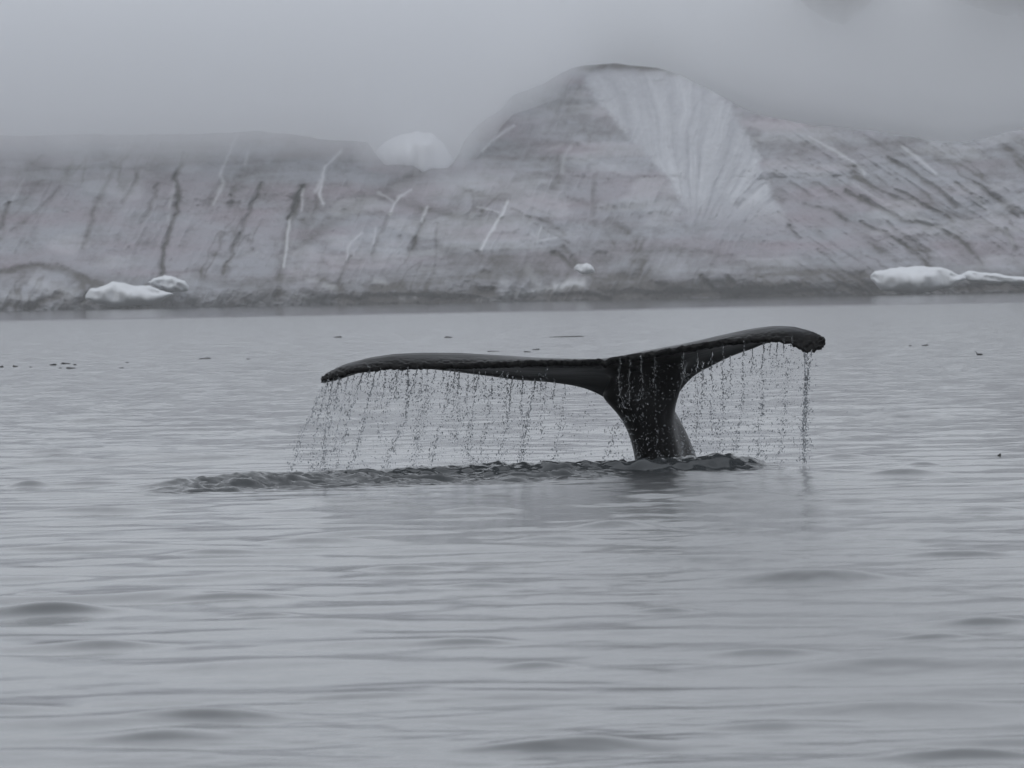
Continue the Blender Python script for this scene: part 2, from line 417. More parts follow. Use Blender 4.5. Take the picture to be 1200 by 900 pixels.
DARK = [  # points, width, strength
    ([(50, 183), (38, 192)], 2.5, .35), ([(12, 238), (0, 266)], 3, .4), ([(70, 222), (40, 250), (12, 270)], 2.5, .25), ([(45, 215), (20, 250)], 2.5, .2),
    ([(133, 190), (130, 205), (115, 235), (105, 262), (96, 292)], 3.0, .38), ([(163, 196), (158, 215), (145, 237)], 2.5, .38),
    ([(185, 215), (175, 246), (164, 262)], 2.5, .33), ([(217, 181), (206, 208), (210, 238), (197, 270), (190, 300), (188, 322)], 2.6, .60),
    ([(209, 225), (207, 250)], 5, .3),
    ([(262, 213), (245, 240)], 6, .28), ([(290, 202), (275, 212), (270, 240)], 4.5, .4), ([(306, 216), (288, 255), (275, 290), (263, 318)], 2.3, .45),
    ([(354, 219), (346, 238), (339, 254)], 2.6, .95), ([(345, 246), (334, 282), (328, 320), (326, 352)], 4.5, .38), ([(360, 235), (350, 300)], 8, .22),
    ([(250, 299), (276, 300), (296, 294)], 3, .3), ([(240, 328), (300, 332), (345, 328)], 5, .25),
    ([(335, 300), (360, 280), (385, 262), (420, 240), (455, 222), (490, 205)], 7.5, .36), ([(372, 232), (366, 262)], 5, .3),
    ([(360, 268), (352, 320)], 2.2, .25), ([(410, 300), (395, 335)], 2.5, .35), ([(388, 262), (372, 330)], 2, .15),
    ([(420, 230), (460, 232), (500, 248), (560, 257), (610, 256)], 5.5, .38), ([(536, 219), (562, 228), (592, 236)], 3, .3),
    ([(498, 256), (490, 275), (483, 292)], 2.3, .5), ([(513, 262), (510, 320)], 2.2, .3), ([(456, 252), (444, 275), (438, 300)], 2.2, .35),
    ([(656, 188), (655, 206), (647, 226)], 6.0, .30), ([(560, 177), (610, 171), (675, 170)], 4, .26), ([(555, 184), (610, 185), (690, 189)], 3, .26),
    ([(597, 201), (655, 207), (720, 208), (800, 207)], 1.9, .2), ([(698, 205), (696, 225), (695, 252)], 3.2, .34), ([(600, 246), (640, 262), (662, 276)], 2.6, .32),
    ([(665, 232), (700, 244), (755, 242)], 4, .25), ([(590, 240), (625, 262), (665, 285)], 2.0, .22), ([(610, 238), (650, 255)], 2.2, .2),
    ([(648, 296), (672, 313)], 3.0, .4), ([(660, 292), (690, 322), (715, 330)], 4, .4), ([(620, 290), (622, 332)], 3, .15),
    ([(566, 321), (572, 322)], 4.0, .75), ([(562, 341), (576, 341)], 3.5, .7), ([(520, 298), (570, 306), (640, 318)], 11, .3), ([(480, 292), (560, 296)], 5, .25),
    ([(725, 268), (735, 272)], 6, .35), ([(712, 272), (720, 290)], 3, .2), ([(735, 286), (748, 282)], 3, .2),
    ([(990, 225), (1030, 243), (1060, 258), (1100, 268), (1125, 280), (1140, 297)], 2.8, .48), ([(1040, 185), (1065, 200), (1100, 222), (1120, 242)], 2.8, .46),
    ([(1050, 222), (1085, 242), (1115, 260)], 2.5, .38), ([(1000, 205), (1030, 225), (1070, 241)], 2.5, .36), ([(1020, 205), (1060, 232)], 2, .25),
    ([(1145, 215), (1170, 235), (1192, 252)], 2.8, .36), ([(1120, 215), (1150, 240)], 2.4, .3), ([(1010, 262), (1050, 280), (1075, 300), (1092, 313)], 2.5, .46),
    ([(1040, 262), (1070, 285), (1090, 305)], 2.2, .32), ([(1110, 262), (1135, 285), (1150, 310)], 3, .3),
    ([(943, 238), (975, 248), (991, 261)], 3.2, .42), ([(987, 256), (992, 262)], 3, .3), ([(925, 266), (935, 279)], 2.0, .55), ([(910, 248), (925, 262)], 2, .3),
    ([(958, 292), (978, 307)], 1.8, .4), ([(1178, 270), (1192, 292)], 3.5, .45), ([(1015, 275), (1030, 292)], 7, .3), ([(958, 270), (960, 275)], 4, .3),
    ([(905, 230), (918, 238)], 4, .35), ([(860, 209), (900, 209), (988, 207)], 1.6, .17), ([(868, 160), (930, 168), (1050, 172), (1120, 186), (1210, 196)], 9, .22),
    ([(1180, 175), (1215, 178)], 12, .3), ([(865, 150), (885, 175)], 7, .22), ([(600, 118), (650, 118), (690, 122)], 9, .22), ([(640, 110), (700, 128), (712, 140)], 8, .12),
    ([(680, 78.5), (720, 77), (765, 80), (792, 87), (830, 107)], 3.4, .45),
    ([(0, 322), (20, 314), (45, 311), (70, 315), (95, 324), (118, 336)], 4.2, .55), ([(5, 332), (30, 318)], 5, .3), ([(33, 361), (48, 352), (70, 345)], 5, .6), ([(95, 355), (106, 338)], 3, .4),
    ([(700, 330), (760, 322)], 9, .35), ([(720, 345), (790, 343), (880, 344), (960, 341)], 5, .5), ([(760, 330), (790, 345)], 6, .45), ([(630, 346), (700, 347)], 4, .3),
    ([(700, 303), (760, 293), (830, 296), (895, 316), (1010, 325)], 7, .32), ([(823, 325), (832, 338)], 4, .5), ([(852, 327), (858, 334)], 4, .55),
    ([(885, 342), (935, 336)], 4, .6), ([(400, 350), (470, 348), (560, 350)], 5, .45), ([(440, 340), (470, 336)], 6, .4), ([(380, 330), (400, 338)], 5, .35),
    ([(1140, 336), (1200, 334)], 4, .5), ([(1010, 330), (1025, 340)], 7, .45), ([(980, 335), (1020, 342)], 5, .4), ([(230, 318), (250, 330), (320, 334)], 6, .25),
]
WHITE = [
    ([(340, 258), (336, 284), (334, 300), (332, 313)], 1.7, .85), ([(341, 250), (338, 275)], 1.5, .5),
    ([(399, 177), (390, 186), (381, 196), (377, 214), (374, 226), (378, 240)], 2.0, .80), ([(378, 210), (369, 224)], 3.0, .6), ([(355, 222), (353, 246)], 1.8, .5),
    ([(278, 158), (264, 188), (258, 205), (262, 215), (250, 240)], 2.0, .55), ([(291, 178), (287, 192)], 2.3, .5), ([(135, 190), (133, 202)], 1.8, .35),
    ([(205, 215), (196, 258)], 2.2, .35), ([(30, 205), (14, 235)], 2.0, .3), ([(218, 178), (214, 190)], 2, .3), ([(0, 205), (12, 195)], 2, .25),
    ([(602, 146), (582, 161), (565, 177)], 1.9, .75), ([(595, 237), (586, 254), (577, 270), (563, 293)], 2.3, .95), ([(560, 243), (572, 245), (584, 249)], 1.6, .6),
    ([(482, 222), (469, 230), (463, 238), (456, 252)], 2.0, .8), ([(443, 226), (452, 229), (461, 236)], 1.5, .5), ([(500, 242), (498, 250), (494, 260)], 1.9, .7),
    ([(634, 267), (629, 280), (629, 284)], 1.8, .65), ([(624, 275), (632, 282), (652, 279)], 1.8, .6), ([(424, 274), (413, 283), (408, 290), (406, 305)], 2.0, .55),
    ([(440, 268), (438, 285)], 2.0, .45), ([(668, 172), (661, 185), (659, 203)], 2.5, .3),
    ([(948, 160), (975, 175), (1000, 190), (1013, 204)], 2.3, .60), ([(1058, 172), (1078, 187), (1096, 203)], 2.1, .60), ([(1145, 233), (1165, 255), (1188, 285)], 2.6, .32),
    ([(1000, 215), (1040, 240), (1075, 258)], 1.8, .25), ([(1105, 222), (1140, 250)], 2.2, .2), ([(645, 175), (660, 170)], 2, .2),
    ([(590, 346), (620, 343), (655, 338)], 4.0, .42), ([(652, 337), (668, 331), (682, 332)], 5.0, .75), ([(618, 315), (628, 330), (634, 340)], 6, .25),
    ([(440, 328), (452, 332)], 3.0, .45), ([(470, 348), (485, 349)], 3.0, .4), ([(360, 328), (372, 329)], 3, .35), ([(588, 330), (594, 331)], 3.5, .35), ([(380, 334), (392, 337)], 4, .4),
    ([(0, 345), (40, 350)], 6, .22), ([(40, 330), (85, 345)], 8, .3), ([(560, 352), (600, 352)], 2.5, .3), ([(345, 348), (365, 350)], 4, .35),
]


def build_ice():
    us = np.concatenate([np.arange(-2600, -80, 14.0), np.arange(-80, 1281, 1.25), np.arange(1294, 3800, 14.0)])
    ridge = np.interp(us, [a for a, b in RIDGE], [b for a, b in RIDGE])
    k = np.array([1, 2, 4, 2, 1.0]); k /= k.sum()
    ridge = np.convolve(np.pad(ridge, 2, 'edge'), k, 'valid')
    ridge = ridge + 2.0 * fbm(us / 35.0, us * 0, 90, 3)
    t = np.concatenate([[-0.03], np.linspace(0, 1, 200)])
    Tt, U = np.meshgrid(t, us, indexing='ij')
    sh = shore_py(us)[None, :]
    V = sh + (ridge[None, :] - sh) * Tt
    peak = np.exp(-((U - 740) / 170.0) ** 2)
    # macro form: steep foot, leaning back with height, a basin left of the peak
    H = (sh - V)                                          # rows above the shore
    depth = 26 * (np.clip(H, 0, None) / 100.0) ** 1.35
    depth = depth + 9 * fbm(U / 130.0, V / 90.0, 100, 4) - 5 * np.exp(-((V - shore_py(U) + 20) / 22.0) ** 2)
    # ---- colour fields
    wob_u = U + 3.5 * fbm(U / 14.0, V / 10.0, 111, 3); wob_v = V + 3.5 * fbm(U / 14.0, V / 10.0, 112, 3)
    dirt = np.zeros_like(U); snow = np.zeros_like(U)
    for pts, w, s in DARK:
        s = min(1.0, s * (0.95 if w < 2.4 else 1.08)); dirt = np.maximum(dirt, s * poly_mask(wob_u, wob_v, pts, w * 0.95)) + 0.25 * s * poly_mask(wob_u, wob_v, pts, w * 2.4)
    for pts, w, s in WHITE:
        snow = np.maximum(snow, 0.62 * s * poly_mask(U + 0.45 * (wob_u - U), V + 0.45 * (wob_v - V), pts, w * (1.0 + 0.6 * fbm(U / 5, V / 5, 140, 2))))
    crev = dirt.copy()
    # slanting flow streaks: leaning left on the left half, sweeping down to the right on the right half
    wr = sstep(840, 960, U)
    sl = fbm((U * 1.0 + V * 0.50) / 9.0, (V - 0.3 * U) / 70.0, 120, 4, 0.6)
    srr = fbm((V - 0.66 * U) / 6.5, (U + 0.5 * V) / 85.0, 121, 4, 0.6)
    lay = fbm(U / 120.0, (V + 0.03 * U + 8 * vnoise(U / 90.0, V / 60.0, 3)) / 4.5, 122, 4, 0.55)
    blot = fbm(U / 60.0, V / 34.0, 123, 5, 0.6)
    fine = fbm(U / 6.0, V / 4.0, 124, 4, 0.7)
    mott = fbm(U / 15.0 + 2 * blot, V / 9.0, 126, 5, 0.65)
    base = 0.12 + 0.34 * blot + 0.20 * fine + 0.26 * mott + (1 - wr) * 0.17 * sl + wr * 0.19 * srr + 0.26 * lay
    low = sstep(60, 8, H + 22 * blot)                     # dirty foot of the ice
    lowmid = low * sstep(300, 420, U)
    base += 0.20 * low + 0.22 * lowmid + 0.10 * sstep(95, 40, H) * sstep(330, 460, U) * (1 - sstep(640, 720, U))
    base += 0.16 * np.exp(-((H - 6) / 5.0) ** 2)
    # thin branching cracks: ridged noise drawn out along the flow of the ice
    def ridged(a, b, sd):
        q = 1 - np.abs(fbm(a, b, sd, 3, 0.5)) * 2.0
        return np.clip(q, 0, 1) ** 9
    wu = U + 6 * fbm(U / 22.0, V / 16.0, 151, 3); wv_ = V + 6 * fbm(U / 22.0, V / 16.0, 152, 3)
    rl = ridged((wu + 0.45 * wv_) / 26.0, (wv_ - 0.3 * wu) / 120.0, 153); rr2 = ridged((wv_ - 0.62 * wu) / 20.0, (wu + 0.5 * wv_) / 130.0, 156)
    gate = sstep(-0.05, 0.35, fbm(U / 70.0, V / 50.0, 159, 3))
    cracks = ((1 - wr) * rl + wr * rr2) * gate
    base += 0.75 * cracks + 0.10 * sstep(150, 175, H) * wr
    dirt = np.clip(dirt + np.clip(base, 0, 1), 0, 0.95)
    # the fan of snow that comes down from the peak
    fl = np.interp(V, [75, 110, 160, 205, 240, 262], [672, 692, 738, 778, 800, 812])
    fr = np.interp(V, [75, 100, 130, 180, 225, 262], [760, 838, 862, 888, 904, 925])
    fan = sstep(-5, 7, U - fl + 6 * fine) * sstep(-5, 7, fr - U + 6 * fine) * sstep(80, 92, V) * (1 - sstep(225, 275, V))
    vx, vy = 812.0, 300.0
    angf = np.degrees(np.arctan2(U - vx, vy - V)) + 4 * fbm(U / 40.0, V / 60.0, 131, 3)
    ribs = fbm(angf / 4.2, (vy - V) / 240.0, 130, 4, 0.65)
    fansnow = np.clip(0.46 + 0.50 * ribs + 0.18 * fine + 0.20 * blot + 0.12 * sstep(150, 240, V), 0, 1) * fan
    calm = sstep(800, 860, U) * (1 - sstep(930, 1010, U)) * sstep(225, 250, V) * (1 - sstep(292, 318, V))
    dirt = dirt * (1 - 0.85 * fan) * (1 - 0.55 * calm)
    snow = np.clip(np.maximum(snow * (1 - 0.1 * fan), fansnow * 0.46), 0, 1)
    # paler veil patches high on the left face and under the basin
    snow = np.maximum(snow, 0.17 * sstep(0.05, 0.4, fbm(U / 70.0, V / 22.0, 135, 4)) * (1 - low))
    snow = np.maximum(snow, 0.30 * np.exp(-((U - 545) / 60.0) ** 2 - ((V - 212) / 18.0) ** 2))
    warm = np.clip(0.35 + 1.2 * fbm(U / 95.0, V / 16.0, 137, 3), 0, 1) * (1 - low) * (1 - fan)
    # relief
    depth = depth + 2.6 * crev + 0.8 * sl * (1 - wr) + 0.9 * srr * wr + 0.25 * fine + 0.5 * mott - 1.0 * snow + 1.2 * ribs * fan
    Y = SHORE_Y + 14 + depth
    V = V.copy(); V[0] = sh[0] + 3; Y[0] = Y[1]
    P = at(U, V, Y)
    # ridge rolls over and falls away behind
    rows = [P]
    for q, (bk, dz) in enumerate(((8, 0.4), (20, 0.0), (45, -3), (90, -14), (120, -60))):
        pr = P[-1].copy(); pr[:, 1] += bk; pr[:, 0] *= 1 + bk / 1000.0; pr[:, 2] += dz
        rows.append(pr[None])
    Pall = np.concatenate(rows, 0)
    Pall[..., 2] = np.maximum(Pall[..., 2], -2.0)
    def ext(a): return np.concatenate([a] + [a[-1:]] * 5, 0)
    nr, nc = Pall.shape[:2]
    o = mesh_obj("glacier_front", Pall.reshape(-1, 3), grid_faces(nr, nc), M_ice,
                 attrs={'dirt': ext(dirt), 'snow': ext(snow), 'warm': ext(warm)})
    tag(o, kind='structure')


def closed_blob(name, outline_fn, mat, parent=None, nt=24, nz=40):
    pass


def ice_lump(name, top, bottom, Y, thick, mat, label, cat, group, seed, flat=1.0):
    """Rounded block with the photo's top and bottom outlines, real thickness."""
    x0, x1 = top[0][0], top[-1][0]
    n = 44; m = 22
    us = x0 + (x1 - x0) * (0.5 - 0.5 * np.cos(np.linspace(0, math.pi, n)))
    tp = np.interp(us, [a for a, b in top], [b for a, b in top]); bt = np.interp(us, [a for a, b in bottom], [b for a, b in bottom])
    hgt_ = (bt - tp).max()
    tp = tp + 0.16 * hgt_ * fbm(us / (0.9 * hgt_) + seed, us * 0, seed + 60, 4, 0.6); bt = bt + 0.12 * hgt_ * fbm(us / (0.8 * hgt_) + seed, us * 0 + 5, seed + 61, 4, 0.6)
    phi = np.linspace(0, 2 * math.pi, m, endpoint=False)
    U, PH = np.meshgrid(us, phi, indexing='ij')
    mid = ((tp + bt) / 2)[:, None]; hh = ((bt - tp) / 2)[:, None]
    nzv = 1 + 0.55 * fbm(U / (0.7 * hgt_) + seed, 2 * np.cos(PH) + 5, seed, 4, 0.6)
    sgn = np.sign(np.cos(PH)) * np.abs(np.cos(PH)) ** 0.8
    V = mid - hh * sgn
    endf = np.sqrt(np.clip(1 - (2 * (us - x0) / (x1 - x0) - 1) ** 2, 0.0, 1))[:, None]
    Yv = Y - thick * np.sign(np.sin(PH)) * np.abs(np.sin(PH)) ** flat * endf ** flat * (nzv if flat == 1.0 else 1 + 0.06 * (nzv - 1))
    P = at(U, V, Yv)
    F = grid_faces(n, m, wrap=True)
    V3 = P.reshape(-1, 3)
    c0 = P[0].mean(0); c1 = P[-1].mean(0)
    V3 = np.concatenate([V3, c0[None], c1[None]])
    caps = []
    for j in range(m):
        caps.append([len(V3) - 2, (j + 1) % m, j, j]); caps.append([len(V3) - 1, (n - 1) * m + j, (n - 1) * m + (j + 1) % m, (n - 1) * m + (j + 1) % m])
    base = V3.mean(0); base[2] = V3[:, 2].min()
    me = bpy.data.meshes.new(name)
    fl = [list(map(int, f)) for f in F] + [c[:3] for c in caps]
    me.from_pydata([tuple(v - base) for v in V3], [], fl); me.update()
    me.polygons.foreach_set('use_smooth', [True] * len(me.polygons))
    me.materials.append(mat)
    o = bpy.data.objects.new(name, me); o.location = base; col.objects.link(o)
    tag(o, label, cat, group)
    return o


def build_lumps():
    g = "snow covered ice blocks along the foot of the glacier"
    ice_lump("ice_block", [(100, 347), (106, 339), (118, 336), (130, 331), (145, 330), (160, 333), (178, 338), (192, 343), (203, 346)],
             [(100, 350), (112, 356), (130, 359), (160, 358), (185, 354), (203, 347)], 1012, 5.0, M_snow,
             "long low white snowy ice block on the shore, left of a smaller one", "ice block", g, 3)
    ice_lump("ice_block", [(173, 331), (180, 326), (193, 324), (207, 325), (216, 329), (221, 336)],
             [(173, 332), (183, 337), (198, 341), (212, 342), (221, 340)], 1020, 4.0, M_snow,
             "small rounded white ice block perched behind the long low one at left", "ice block", g, 5)
    ice_lump("ice_block", [(1020, 325), (1025, 320), (1045, 316), (1070, 313.5), (1095, 314), (1110, 317), (1122, 322), (1132, 327)],
             [(1020, 326), (1028, 335), (1035, 341), (1060, 343), (1095, 342), (1115, 338), (1132, 329)], 1010, 6.0, M_snow,
             "large bright white oval ice block on the shore at the right", "ice block", g, 7)
    ice_lump("ice_block", [(1124, 321), (1135, 318), (1160, 320), (1200, 325), (1250, 327), (1300, 333)],
             [(1124, 324), (1140, 331), (1170, 332), (1200, 334), (1250, 336), (1300, 335)], 1014, 4.0, M_snow,
             "thin white snow covered ice ledge running off the right edge", "ice block", g, 9)
    ice_lump("ice_block", [(673, 314), (677, 309), (687, 308), (694, 312), (697, 318)],
             [(673, 316), (680, 320), (690, 321), (697, 319)], 1012, 1.5, M_snow,
             "tiny pale ice block on the dark ice slope below the peak", "ice block", g, 11)
    # the bright dome of snow that stands on the ridge in the fog
    o = ice_lump("snow_dome", [(436, 186), (440, 172), (452, 160), (468, 153), (488, 150), (506, 153), (520, 163), (530, 178), (537, 192)],
                 [(436, 200), (450, 212), (480, 214), (505, 214), (525, 212), (537, 204)], 1088, 12.0, M_snow,
                 "pale rounded dome of snow on the foggy ridge left of the peak", "snow dome", None, 13)
    o.data.materials[0] = M_hill


def build_hill():
    # snow hill far behind, climbing out of the frame
    us = np.linspace(-3200, 4400, 260); vs = np.linspace(345, -95, 70)
    V, U = np.meshgrid(vs, us, indexing='ij')
    H = (345 - V)
    Y = 1330 + H * 1.1 + 60 * fbm(U / 420.0, V / 200.0, 200, 4) + 14 * fbm(U / 60.0, V / 35.0, 205, 3)
    P = at(U, V, Y)
    o = mesh_obj("snow_hill", P.reshape(-1, 3), grid_faces(len(vs), len(us)), M_hill)
    tag(o, kind='structure')
    # bare rock where the fog thins at the top right
    def rock(top, bot, Y, lab, seed):
        ice_lump("rock_outcrop", top, bot, Y, 90, M_rock, lab, "rock outcrop", "rock outcrops showing through the fog", seed, flat=0.3)
    rock([(925, -14), (940, -40), (990, -60), (1040, -50)], [(925, -12), (945, 6), (970, 20), (990, 24), (1000, 12), (1040, -20)], 1236,
         "faint grey rock showing through fog at the top, the left one of two", 21)
    rock([(1098, -14), (1130, -50), (1200, -90), (1330, -100), (1400, -60)], [(1098, -12), (1120, 4), (1150, 14), (1175, 22), (1200, 27), (1260, 36), (1330, 20), (1400, -50)], 1228,
         "broad dark grey rock face in the fog at the top right corner", 23)


def build_cloud():
    """low cloud lying on the ridge: a closed volume, its front leaning back so that it thins toward its lower edge"""
    us = np.concatenate([np.linspace(-2800, -150, 60), np.arange(-130, 1330, 12.0), np.linspace(1350, 4000, 60)])
    low = np.interp(us, [-2800, -100, 0, 200, 300, 410, 436, 540, 575, 600, 640, 700, 760, 820, 900, 1000, 1130, 1200, 1500, 4000],
                    [200, 202, 198, 193, 190, 194, 212, 212, 168, 134, 122, 96, 90, 112, 142, 162, 180, 172, 150, 150]) + (14 * fbm(us / 80.0, us * 0, 301, 3) + 6 * fbm(us / 24.0, us * 0, 302, 2)) * (1 - 0.6 * sstep(680, 760, us))
    yf = np.interp(us, [-2800, 0, 420, 548, 600, 640, 676, 702, 745, 860, 950, 1130, 4000], [1040, 1040, 1042, 1042, 1048, 1058, 1084, 1112, 1132, 1112, 1098, 1092, 1092])
    yf = np.convolve(np.pad(yf, 2, 'edge'), np.ones(5) / 5, 'valid')
    n = len(us)
    H0 = low
    rows = []
    for dv, dy in ((0, 34), (-16, 22), (-34, 12), (-70, 12), (-420, 40)):
        rows.append(at(us, H0 + dv if dv > -420 else np.full(n, -60.0), yf + dy))
    for v, Yb in ((-60, 1300), (40, 1305), (150, 1300)):
        rows.append(at(us, np.full(n, float(v)), np.full(n, float(Yb))))
    P = np.stack(rows, 0)                                  # closed tube of rows
    m = P.shape[0]
    F = []
    i = np.arange(m)[:, None]; j = np.arange(n - 1)[None, :]
    i2 = (i + 1) % m
    F = np.stack([i * n + j, i * n + j + 1, i2 * n + j + 1, i2 * n + j], -1).reshape(-1, 4)
    me = bpy.data.meshes.new("low_cloud")
    fl = [list(map(int, f)) for f in F] + [[k * n for k in range(m)], [k * n + n - 1 for k in range(m)][::-1]]
    me.from_pydata([tuple(v) for v in P.reshape(-1, 3)], [], fl); me.update()
    bm = bmesh.new(); bm.from_mesh(me); bmesh.ops.recalc_face_normals(bm, faces=bm.faces); bm.to_mesh(me); bm.free()
    mt = bpy.data.materials.new("cloud_mist"); mt.use_nodes = True
    nt = mt.node_tree; nt.nodes.clear()
    ou = nt.nodes.new('ShaderNodeOutputMaterial'); pv = nt.nodes.new('ShaderNodeVolumePrincipled')
    pv.inputs['Color'].default_value = (0.875, 0.887, 0.905, 1); pv.inputs['Density'].default_value = 0.034
    pv.inputs['Anisotropy'].default_value = 0.0
    nt.links.new(pv.outputs[0], ou.inputs['Volume'])
    me.materials.append(mt)
    o = bpy.data.objects.new("low_cloud", me); col.objects.link(o)
    tag(o, "pale low cloud lying along the top of the glacier", "cloud", kind='stuff')


def build_haze():
    bm = bmesh.new(); bmesh.ops.create_cube(bm, size=1.0)
    me = bpy.data.meshes.new("haze"); bm.to_mesh(me); bm.free()
    o = bpy.data.objects.new("haze", me); col.objects.link(o)
    o.scale = (4200, 4200, 160); o.location = (0, 0, 78)
    mt = bpy.data.materials.new("sea_mist"); mt.use_nodes = True
    nt = mt.node_tree; nt.nodes.clear()
    ou = nt.nodes.new('ShaderNodeOutputMaterial'); pv = nt.nodes.new('ShaderNodeVolumePrincipled')
    pv.inputs['Color'].default_value = (0.97, 0.98, 0.99, 1); pv.inputs['Density'].default_value = 0.00024
    nt.links.new(pv.outputs[0], ou.inputs['Volume'])
    me.materials.append(mt)
    tag(o, kind='stuff')


# ------------------------------------------------------------ the whale's tail
TOP_L = [(374.5, 443), (378, 438.8), (386, 434.6), (405, 426), (432, 419), (460, 414.6), (493, 413), (542, 413.5), (584, 416), (625, 418.5), (674, 420), (700, 420.5)]
TRL_L = [(375, 446), (381, 444.5), (405, 437.5), (432, 432.5), (460, 430.5), (493, 429), (542, 428.5), (584, 427), (625, 425), (674, 424.5), (700, 424.0)]
BOT_L = [(375, 448), (381, 447.5), (405, 440), (432, 430), (460, 427), (493, 428), (520, 431), (542, 434), (584, 440), (625, 446), (652, 449.5), (677, 454), (696, 462), (706, 468)]
TOP_R = [(708, 419.5), (742, 413.5), (770, 407.5), (797, 403), (825, 396.5), (852, 389.7), (880, 384.8), (907, 381.6), (930, 382), (949, 387), (962, 392.5), (967, 398)]
TRL_R = [(708, 423.0), (742, 418.5), (770, 413.5), (797, 409.5), (825, 404.5), (852, 400.7), (880, 398.5), (907, 398), (924, 400.5), (935, 406.5), (946, 413), (957, 411), (967, 402.5)]
BOT_R = [(708, 470), (740, 476), (785, 476), (797, 467), (803, 452), (814, 441), (836, 430), (863, 416), (880, 408), (891, 402), (913, 396), (935, 401), (946, 408), (957, 405), (967, 401)]


def skin_remesh(parts, voxel):
    V = []; F = []; o = 0
    for v, f in parts:
        V.append(v); F.extend([[int(a) + o for a in q] for q in f]); o += len(v)
    V = np.concatenate(V)
    me = bpy.data.meshes.new("tmp"); me.from_pydata([tuple(x) for x in V], [], F); me.update()
    ob = bpy.data.objects.new("tmp", me); col.objects.link(ob)
    md = ob.modifiers.new("r", 'REMESH'); md.mode = 'VOXEL'; md.voxel_size = voxel; md.use_smooth_shade = True
    sm = ob.modifiers.new("s", 'SMOOTH'); sm.factor = 0.5; sm.iterations = 4
    dg = bpy.context.evaluated_depsgraph_get()
    ev = ob.evaluated_get(dg)
    res = bpy.data.meshes.new_from_object(ev)
    bpy.data.objects.remove(ob); bpy.data.meshes.remove(me)
    return res


def loft(rings):
    """rings: list of (m,3) closed loops -> capped tube"""
    n = len(rings); m = len(rings[0])
    V = np.concatenate(rings)
    F = [list(q) for q in grid_faces(n, m, wrap=True)]
    F.append(list(range(m))[::-1]); F.append([(n - 1) * m + j for j in range(m)])
    return V, F


def trail_depth(u):
    s = np.abs(u - 708) / 300.0
    return 51.0 + 0.10 * np.exp(-((u - 708) / 30.0) ** 2) - 0.30 * np.clip(s, 0, 1.2) ** 2


